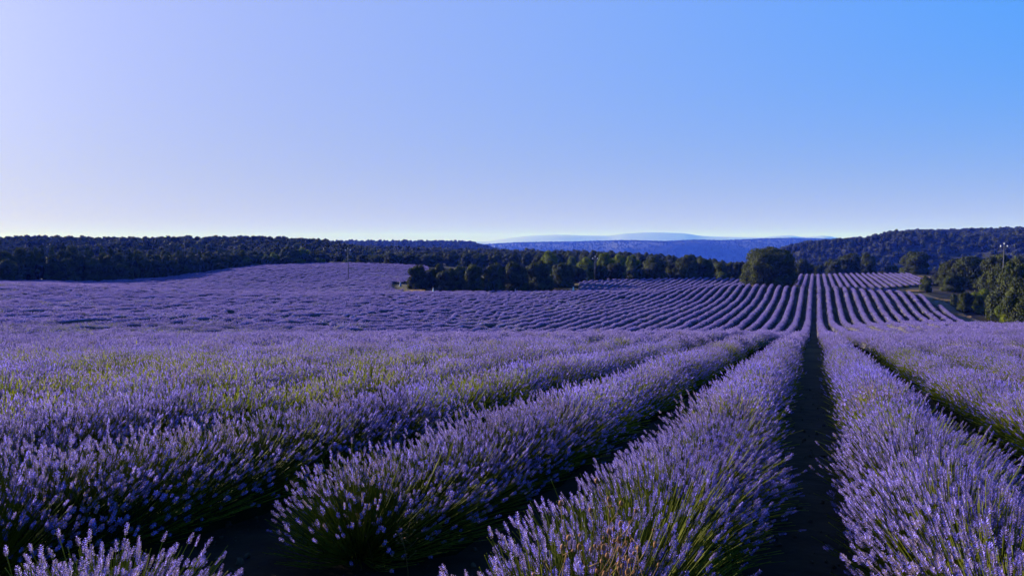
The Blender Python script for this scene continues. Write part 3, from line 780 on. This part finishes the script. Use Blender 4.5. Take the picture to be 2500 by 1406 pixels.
# forest edge along the left field: three ranks of trees
def zone(x): return ('far left' if x < 120 else 'above the broad shadow' if x < 290 else 'left of the thin pole' if x < 440 else 'right of the thin pole' if x < 600 else 'above the long shadows' if x < 710 else 'at the right end')
def zlab(kind, rank, x): return kind + ' in the ' + ('front', 'second', 'rear')[rank] + ' rank of the left forest, ' + zone(x)
edge_x = [-60, 0, 80, 150, 200, 250, 300, 340, 400, 450, 520, 560, 640, 700, 750, 790]
edge_y = [610, 608, 601, 597, 600, 603, 606, 607, 610, 612, 609, 608, 612, 603, 604, 611]
for rank in range(3):
    x = -150 + rank * 9
    while x < 806:
        db = float(np.interp(x, DM_X, DM_D)) + 4 + rank * 7 + rnd.uniform(-1, 1.5)
        yt = float(np.interp(x, edge_x, edge_y)) + (26, 11, 0)[rank] * rnd.uniform(.5, 1.3) + rnd.uniform(-2, 4)
        pine = rnd.random() < (.55 if x < 340 else .12)
        wp = rnd.uniform(4.6, 7.5) * F / db * (.8 if pine else 1)
        g = 'trees along the forest edge left of the field'
        if pine: tree('pine_tree', PINE[rnd.randrange(3)], T3(), x, yt - rnd.uniform(0, 5), wp, db, zlab('dark conifer', rank, x), group='conifers of the left forest edge, ' + zone(x))
        else: tree('holm_oak', (OAK + [OAKL[0]])[rnd.randrange(6) if x > 600 else rnd.randrange(5)], T3(), x, yt, wp, db, zlab('dark leafy tree', rank, x), group='leafy trees of the left forest edge, ' + zone(x))
        x += wp * rnd.uniform(.5, .75)

# ranks of oaks behind the middle (countable crowns)
def wzone(x): return ('behind the left field' if x < 985 else 'behind the middle clump' if x < 1300 else 'behind the yellow green trees' if x < 1570 else 'behind the tall dark oaks')
def wlab(rank, x): return 'round crowned oak in the ' + ('nearest', 'second', 'third', 'fourth', 'farthest')[rank] + ' rank of the wood, ' + wzone(x)
for rank in range(5):
    x = 640 + rank * 13
    while x < 1800:
        d = 318 + rank * 16 + rnd.uniform(-5, 5)
        yt = np.interp(x, [640, 800, 900, 1000, 1200, 1330, 1420, 1560, 1700, 1800], [616, 621, 625, 620, 618, 618, 616, 620, 630, 645]) - rank * 1.6 + rnd.uniform(-2.5, 2.5)
        wp = rnd.uniform(5.5, 8.5) * F / d
        tree('oak_tree', OAK[rnd.randrange(5)], T3(), x, yt, wp, d, wlab(rank, x), group='oaks of the wood, ' + wzone(x), dz=-1)
        x += wp * rnd.uniform(.85, 1.1)

# far woods: one mass on each hill
WOOD = [oak_crown(200 + i, 1400, .14, m_wood, 14, t) for i, t in enumerate((.8, 1.0, .7))]
G_wood = inst_group('woodland_trees', proto_coll('wood', WOOD))
def forest(name, H, step, size, label, seed, keep=1.0, jmax=.78):
    rng = np.random.RandomState(seed); nv, nu, _ = H.shape; P = []
    jm = int(nv * jmax)
    for j in range(jm):
        d0 = H[j, 0, 1]; d1 = H[j + 1, 0, 1]; rows = max(1, int((d1 - d0) / step))
        for q in range(rows):
            fq = (q + rng.uniform(0, 1)) / rows; a = H[j] * (1 - fq) + H[j + 1] * fq
            sel = np.abs(a[:, 0] / a[:, 1]) < .82
            if sel.sum() < 2: continue
            X0, X1 = a[sel][0, 0], a[sel][-1, 0]; m = int((X1 - X0) / step)
            if m < 1: continue
            xs_ = rng.uniform(X0, X1, m); zs_ = np.interp(xs_, a[:, 0], a[:, 2])
            dens = vnoise(xs_ / 22, np.full(m, a[0, 1] / 22), seed)
            k_ = rng.uniform(0, 1, m) < keep * (.35 + .9 * dens)
            P.append(np.stack([xs_, a[0, 1] + rng.uniform(-1, 1, m), zs_], 1)[k_])
    P = np.vstack(P); n = len(P); s_ = size * rng.uniform(.65, 1.35, n)
    o = scatter(name, G_wood, P, rng.randint(0, 3, n), np.stack([np.zeros(n), np.zeros(n), rng.uniform(0, 6.28, n)], 1), np.stack([s_, s_, s_ * rng.uniform(.8, 1.25, n)], 1))
    tag(o, label, 'woodland'); return n
nt_ = [forest('left_hill_woodland', H_left, 3.6, 2.2, 'dense woodland covering the low hill behind the left forest', 1, 1.6),
       forest('plateau_woodland', H_plain, 4.4, 2.5, 'dense woodland covering the plateau behind the oaks', 2, 1.6),
       forest('hillside_woodland', H_right, 5.2, 2.5, 'speckled woodland covering the hillside on the right', 3, 1.5),
       forest('flat_hill_woodland', H_mesa, 10, 3.8, 'hazy woodland on the flat topped hill', 4, 1.2)]
nt_.append(forest('ridge_woodland', H_far, 20, 4.0, 'blue hazy woodland on the far ridge', 6, 1.0))
print('forest', nt_)

# ------------------------------------------------------------------ dirt track, straw verges
m_track = plain('track_dirt', (0.035, 0.026, 0.022), (0.10, 0.072, 0.055), 1.2, .95, bump=.4)
m_straw = leafy('straw', (0.16, 0.11, 0.06), (0.36, 0.25, 0.14), 6, .35)
def track(name, pts, width, label):
    V = []; n = len(pts)
    cu = np.linspace(0, n - 1, n * 8); us = np.interp(cu, range(n), [q[0] for q in pts]); vv = np.interp(cu, range(n), [q[1] for q in pts])
    kk = np.ones(9) / 9; us = np.convolve(np.pad(us, 4, mode='edge'), kk, 'valid'); vv = np.convolve(np.pad(vv, 4, mode='edge'), kk, 'valid')
    for i in range(len(us)):
        a = max(0, i - 1); b_ = min(len(us) - 1, i + 1); du, dv = us[b_] - us[a], vv[b_] - vv[a]; l = math.hypot(du, dv); du /= l; dv /= l
        for s_ in (-.5, -.25, 0, .25, .5):
            wd = width * s_ * (1 + .12 * math.sin(i * 1.3)); X, Y = xy(us[i] - dv * wd, vv[i] + du * wd); V.append((X, Y, gz(X, Y) + .07 - .05 * abs(s_)))
    q = []
    for i in range(len(us) - 1):
        for j in range(4): a = i * 5 + j; q.append((a, a + 1, a + 6, a + 5))
    tag(obj(name, mesh_np(name, V, q, [m_track], smooth=True)), label, kind='structure')
track('dirt_track', [(-13, 193.5), (-6, 193.5), (4, 193.5), (12, 193), (17, 189), (20.5, 180), (22.5, 168), (23.8, 152), (24.6, 135), (25.5, 118), (28, 100)], 3.2, 'shaded dirt track between the row ends and the oaks')

def straw_clump(seed, n=60, r=.35, h=.45):
    rng = np.random.RandomState(seed); acc = Acc(); a = rng.uniform(0, 6.283, n); q = rng.uniform(0, r, n)
    P = np.stack([np.cos(a) * q, np.sin(a) * q, np.zeros(n)], 1); D = np.stack([np.cos(a) * .5, np.sin(a) * .5, np.ones(n)], 1) + rng.normal(0, .25, (n, 3)); A, B, D = frames(D)
    stamp(acc, np.array([(-1, 0, 0), (1, 0, 0), (0, .3, 1.)]), np.array([(0, 1, 2)]), np.array([0]), P, A, B, D, np.full(n, .02), rng.uniform(.5, 1.1, n) * h)
    return acc.build('straw', [m_straw])
G_straw = inst_group('straw_tufts', proto_coll('straw', [straw_clump(300 + i) for i in range(3)]))
def verge(label, patches, name='dry_grass'):
    P = []
    for x, d, rx, ry, n in patches:
        for i in range(n):
            a = rnd.uniform(0, 6.283); q = math.sqrt(rnd.random()); X = px(x, d) + math.cos(a) * q * rx; Y = d + math.sin(a) * q * ry; P.append((X, Y, gz(X, Y)))
    n = len(P); s_ = nr.uniform(.5, 1.1, n)
    o = scatter(name, G_straw, P, nr.randint(0, 3, n), np.stack([np.zeros(n), np.zeros(n), nr.uniform(0, 6.28, n)], 1), np.stack([s_, s_, s_], 1)); tag(o, label, 'dry grass')
verge('straw coloured dry grass at the left foot of the middle clump of oaks', [(1000, 166, 3.2, 2.5, 260), (1030, 167, 3.4, 2.5, 300), (1018, 174, 1.8, 1.5, 60), (990, 170, 2, 2, 60)])
verge('straw coloured dry grass tufts left of the white dressed person', [(1345, 181, 2.8, 1.0, 60), (1378, 180, 1.6, .8, 70)])
verge('yellow dry grass around the foot of the huge round oak', [(1828, 183, 2.4, 1.6, 160), (1850, 181, 2.2, 1.0, 90), (1945, 190, 1.5, 1, 70)])
verge('dry grass tufts along the dirt track below the right hand oaks', [(2243, 172, 2.6, 1.2, 110), (2310, 147, 2.6, 1.0, 60), (2345, 130, .9, 3.0, 40), (2378, 118, 1.5, 2.0, 40), (2235, 236, 4.0, 5.0, 110), (2200, 226, 5, 3, 80), (2410, 114, 3, 2, 60)])
verge('pale grassy verge under the left forest', [(620, 268, 4.0, 1.2, 120), (600, 262, 4.0, 1.2, 80), (660, 273, 4, 1, 80)])

# clods and stones on the bare soil near the camera
def clod_mesh(seed):
    rng = np.random.RandomState(seed); a = Acc(); ico(a, (0, 0, 0), (1, .8, .6), 0, seed)
    V = np.vstack(a.V) * (1 + rng.uniform(-.18, .18, (len(a.V[0]), 1))); return mesh_np('clod', V, np.vstack(a.T), [m_clod], smooth=False)
m_clod = plain('dry_clods', (0.022, 0.016, 0.012), (0.055, 0.042, 0.032), 9, .95)
G_clod = inst_group('soil_clods', proto_coll('clod', [clod_mesh(500 + i) for i in range(4)]))
n = 9000; vv_ = .8 + 17 * nr.uniform(0, 1, n) ** 1.6; uu_ = nr.uniform(-7.5, 6, n); cx_, cy_ = xy(uu_, vv_); cs_ = .006 + .03 * nr.uniform(0, 1, n) ** 4
tag(scatter('soil_clods', G_clod, np.stack([cx_, cy_, ground(cx_, cy_) + cs_ * .2], 1), nr.randint(0, 4, n), nr.uniform(0, 6.28, (n, 3)), np.stack([cs_] * 3, 1)), 'small dry clods and stones lying on the bare soil between the rows', 'clods')

def scrub(x, d, wpx, hm, label):
    X = px(x, d); r = empty('low_shrub', (X, d, gz(X, d) - .05)); wd = wpx / F * d / 2; r.scale = (wd, wd, hm / TH[OAK[2].name]); r.rotation_euler = (0, 0, rnd.uniform(0, 6))
    tag(r, label, 'shrub'); obj('crown', SCRUB, r)
m_scrub = leafy('scrub_leaves', (0.05, 0.055, 0.04), (0.11, 0.11, 0.08), 1.5, .2)
SCRUB = OAK[2].copy(); SCRUB.materials[0] = m_scrub
scrub(2398, 108, 38, 1.0, 'low grey shrub just beyond the lavender crest, leftmost of the low row')
scrub(2428, 107, 46, 1.1, 'middle grey shrub of the low row beyond the lavender crest')
scrub(2464, 106, 40, 1.2, 'grey shrub at the foot of the nearest right hand oak')

# ------------------------------------------------------------------ power poles
m_conc = plain('pole_concrete', (0.045, 0.045, 0.055), (0.075, 0.075, 0.085), 3, .8)
m_insul = plain('insulator_glass', (0.30, 0.31, 0.36), (0.40, 0.41, 0.45), 3, .25)
m_steel = plain('pole_steel', (0.08, 0.08, 0.09), (0.12, 0.12, 0.13), 3, .5, .6)
def pole(x, d, ytop, label, rad=.13, yaw=0):
    X = px(x, d); zb = gz(X, d) - .2; h = ztop(ytop, d) - zb
    r = empty('power_pole', (X, d, zb)); r.rotation_euler = (0, 0, yaw); tag(r, label, 'power pole', 'power poles')
    a = Acc(); a.tube([(0, 0, 0), (0, 0, h)], [rad * 1.3, rad * .8], 0, 10); obj('pole', a.build('pole', [m_conc], True), r)
    a = Acc(); a.tube([(-.75, 0, h - .55), (.75, 0, h - .55)], .06, 0, 6); a.tube([(-.6, 0, h - .55), (0, 0, h - 1.2)], .03, 0, 5); a.tube([(.6, 0, h - .55), (0, 0, h - 1.2)], .03, 0, 5); obj('crossarm', a.build('crossarm', [m_steel]), r)
    for ix, iz in ((-.68, h - .5), (.68, h - .5), (0, h)):
        a = Acc(); a.tube([(ix, 0, iz), (ix, 0, iz + .08), (ix, 0, iz + .12), (ix, 0, iz + .22), (ix, 0, iz + .26), (ix, 0, iz + .36)], [.05, .15, .10, .17, .10, .08], 0, 8); obj('insulator', a.build('insulator', [m_insul], True), r)
    return r
pole(850, 205, 608, 'grey power pole with crossarm rising out of the left lavender field', .10)
pole(452, 330, 578, 'distant thin power pole sticking up behind the left forest', .13)
pole(1453, 209, 628, 'plain grey power pole among the yellow green trees', .10)
pole(2450, 150, 597, 'power pole with three pale insulators above the right hand oaks', .12)

# ------------------------------------------------------------------ people in white
m_skin = plain('skin', (0.42, 0.26, 0.19), (0.48, 0.30, 0.22), 8, .6)
m_dress = plain('white_cloth', (0.72, 0.70, 0.74), (0.80, 0.79, 0.82), 4, .8)
m_dress_shade = plain('shaded_white_cloth', (0.24, 0.26, 0.42), (0.30, 0.32, 0.48), 4, .8)  # white cloth again, the blue dimness of tree shade put into its colour
m_hair = plain('hair', (0.03, 0.02, 0.014), (0.05, 0.03, 0.02), 20, .6)
def person(x, d, hgt, label, yaw=0, dress=m_dress, dz=0.0):
    X = px(x, d); r = empty('person', (X, d, gz(X, d) + dz)); k = hgt / 1.7; r.scale = (k, k, k); r.rotation_euler = (0, 0, yaw); tag(r, label, 'person')
    J = {'pel': (0, 0, .92), 'spi': (0, .01, 1.1), 'che': (0, .01, 1.3), 'nec': (0, 0, 1.45), 'hea': (0, -.01, 1.54), 'top': (0, -.01, 1.63),
         'shl': (.17, 0, 1.38), 'ell': (.23, .02, 1.10), 'wrl': (.27, -.08, .86), 'hal': (.27, -.11, .77), 'shr': (-.17, 0, 1.38), 'elr': (-.25, .03, 1.11), 'wrr': (-.20, -.12, .90), 'har': (-.17, -.16, .82),
         'hil': (.09, 0, .88), 'knl': (.10, -.02, .48), 'anl': (.10, .02, .09), 'tol': (.11, -.14, .03), 'hir': (-.09, 0, .88), 'knr': (-.10, .02, .48), 'anr': (-.10, .06, .09), 'tor': (-.11, -.10, .03)}
    rad = dict(pel=.13, spi=.11, che=.13, nec=.05, hea=.085, top=.075, shl=.055, ell=.038, wrl=.026, hal=.032, shr=.055, elr=.038, wrr=.026, har=.032, hil=.085, knl=.055, anl=.038, tol=.03, hir=.085, knr=.055, anr=.038, tor=.03)
    E = 'pel-spi spi-che che-nec nec-hea hea-top che-shl shl-ell ell-wrl wrl-hal che-shr shr-elr elr-wrr wrr-har pel-hil hil-knl knl-anl anl-tol pel-hir hir-knr knr-anr anr-tor'.split()
    ks = list(J); me = bpy.data.meshes.new('body'); me.from_pydata([J[q] for q in ks], [tuple(ks.index(t) for t in e.split('-')) for e in E], []); me.materials.append(m_skin)
    o = obj('body', me, r); md = o.modifiers.new('skin', 'SKIN'); md.use_smooth_shade = True
    sv = me.skin_vertices[0].data if me.skin_vertices else None
    if sv is None:
        bpy.context.view_layer.objects.active = o; sv = me.skin_vertices[0].data
    for i, q in enumerate(ks): sv[i].radius = (rad[q], rad[q] * (.8 if q in ('pel', 'spi', 'che') else 1)); sv[i].use_root = q == 'pel'
    o.modifiers.new('sub', 'SUBSURF').levels = 1
    prof = [(.07, 1.44), (.15, 1.38), (.155, 1.25), (.125, 1.10), (.17, .95), (.25, .65), (.33, .35), (.40, .10), (.385, .10)]
    V = []; T = []; ns = 20
    for i, (q, z) in enumerate(prof):
        for t in range(ns):
            a = 2 * math.pi * t / ns; rr = q * (1 + (.07 * math.sin(a * 6 + z * 3) if z < .9 else 0)); V.append((rr * math.cos(a), rr * .8 * math.sin(a), z))
    for i in range(len(prof) - 1):
        for t in range(ns): a0 = i * ns + t; a1 = i * ns + (t + 1) % ns; T.append((a0, a1, a1 + ns, a0 + ns))
    obj('dress', mesh_np('dress', V, T, [dress], smooth=True), r)
    a = Acc(); ico(a, (0, .02, 1.58), (.095, .10, .12), 0, 1); ico(a, (0, .07, 1.46), (.08, .05, .13), 0, 2); obj('hair', a.build('hair', [m_hair], True), r)
    return r
person(1400, 176, 1.72, 'person in a long white dress standing in the lavender near the straw tufts', .3)
person(977, 188, 1.68, 'person in white in the shade left of the middle clump of oaks', -.4, m_dress_shade)
person(1057, 169, 1.35, 'small person in white at the lavender edge beside the straw bank', 1.0)
person(1258, 176, 1.45, 'person in pale clothes in deep shade under the middle oaks', 2.0, m_dress_shade)

# ------------------------------------------------------------------ dry weeds among the nearest rows
def weed_mesh(seed, h=.95, nb=9):
    rng = np.random.RandomState(seed); st = Acc(); hd = Acc()
    bend = np.array([rng.uniform(-.16, .16), rng.uniform(-.1, .1), 0]); pt = lambda t: np.array([0, 0, h * t]) + bend * t * t
    st.tube([pt(t) for t in (0, .25, .5, .75, 1)], [.0035, .003, .0026, .002, .0014], 0, 5)
    def head(c, r):
        ico(hd, c, (r, r, r * 1.25), 0, rng.uniform(0, 9))
        n = 14; D = rng.normal(0, 1, (n, 3)); D[:, 2] = np.abs(D[:, 2]); A, B, D = frames(D); stamp(hd, np.array([(-1, 0, 0), (1, 0, 0), (0, 0, 1.)]), np.array([(0, 1, 2)]), np.array([0]), np.tile(c, (n, 1)), A, B, D, np.full(n, r * .4), np.full(n, r * 1.9))
    head(pt(1), .008)
    for i in range(nb):
        t = rng.uniform(.45, .97); a = rng.uniform(0, 6.283); l = rng.uniform(.06, .17); p0 = pt(t); p1 = p0 + np.array([math.cos(a) * l * .6, math.sin(a) * l * .6, l * .8])
        st.tube([p0, (p0 + p1) / 2 + np.array([math.cos(a), math.sin(a), 0]) * l * .1, p1], [.0018, .0015, .0012], 0, 4); head(p1, rng.uniform(.004, .008))
        if rng.uniform() < .6:
            p2 = p0 + (p1 - p0) * .5 + np.array([-math.sin(a), math.cos(a), .6]) * l * .35; st.tube([(p0 + p1) / 2, p2], [.0013, .001], 0, 4); head(p2, rng.uniform(.0035, .006))
    return st.build('stalk', [m_dry], True), hd.build('seed_heads', [m_dryhead], True)
WEED = [weed_mesh(400 + i, .95 - .08 * i, 9 + 2 * i) for i in range(4)]
weeds = [(1318, 2.4, .95, 'tall brown dry weed with round seed heads leaning over the dark furrow'), (1372, 2.30, .86, 'second brown dry weed, right of the tallest one at the furrow edge'),
         (1430, 2.55, .92, 'brown dry weed among the flowers below the green gap, leftmost'), (1468, 2.25, .88, 'brown dry weed among the flowers at the bottom edge, left of centre'),
         (1500, 2.6, .98, 'tall brown dry weed in front of the green gap of the wide row'), (1545, 2.35, .90, 'brown dry weed at the bottom edge below the green gap'),
         (1590, 2.5, .9, 'brown dry weed right of the green gap in the wide row'), (1180, 2.2, .62, 'short brown dry weed poking up at the bottom edge over bare soil'),
         (1408, 2.2, .80, 'small brown dry weed at the bottom edge beside the furrow'), (990, 4.3, .34, 'short dry weed at the foot of the lone clump over bare soil'),
         (1520, 2.15, .78, 'low brown dry weed cut by the bottom edge'), (905, 4.5, .36, 'pinkish dry weed at the left foot of the lone clump')]
for i, (x, d, h, lab) in enumerate(weeds):
    X = px(x, d); r = empty('dried_weed', (X, d, gz(X, d))); r.scale = (1, 1, h / (.95 - .08 * (i % 4))); r.rotation_euler = (rnd.uniform(-.06, .06), rnd.uniform(-.1, .06), rnd.uniform(0, 6)); tag(r, lab, 'dry weed', 'dry weeds near the camera')
    obj('stalk', WEED[i % 4][0], r); obj('seed_heads', WEED[i % 4][1], r)['kind'] = 'stuff'

# ------------------------------------------------------------------ haze
if HAZE:
    m_haze = bpy.data.materials.new('haze'); N, L = nodes(m_haze); N.clear()
    o = N.new('ShaderNodeOutputMaterial'); pv = N.new('ShaderNodeVolumePrincipled')
    pv.inputs['Color'].default_value = (0.022, 0.062, 0.62, 1)
    pv.inputs['Absorption Color'].default_value = (1, 1, .2, 1)
    pv.inputs['Density'].default_value = 2.3e-4
    pv.inputs['Anisotropy'].default_value = 0.0
    L.new(pv.outputs[0], o.inputs['Volume'])
    X1, Y0, Y1, Z0, Z1 = 40000, -400, 34000, -262, 350
    V = [(x, y, z) for z in (Z0, Z1) for y in (Y0, Y1) for x in (-X1, X1)]
    Fc = [(0, 2, 3, 1), (4, 5, 7, 6), (0, 1, 5, 4), (2, 6, 7, 3), (0, 4, 6, 2), (1, 3, 7, 5)]
    tag(obj('haze', mesh_np('haze', V, Fc, [m_haze])), 'thin blue evening haze over the whole landscape', 'haze', kind='stuff')
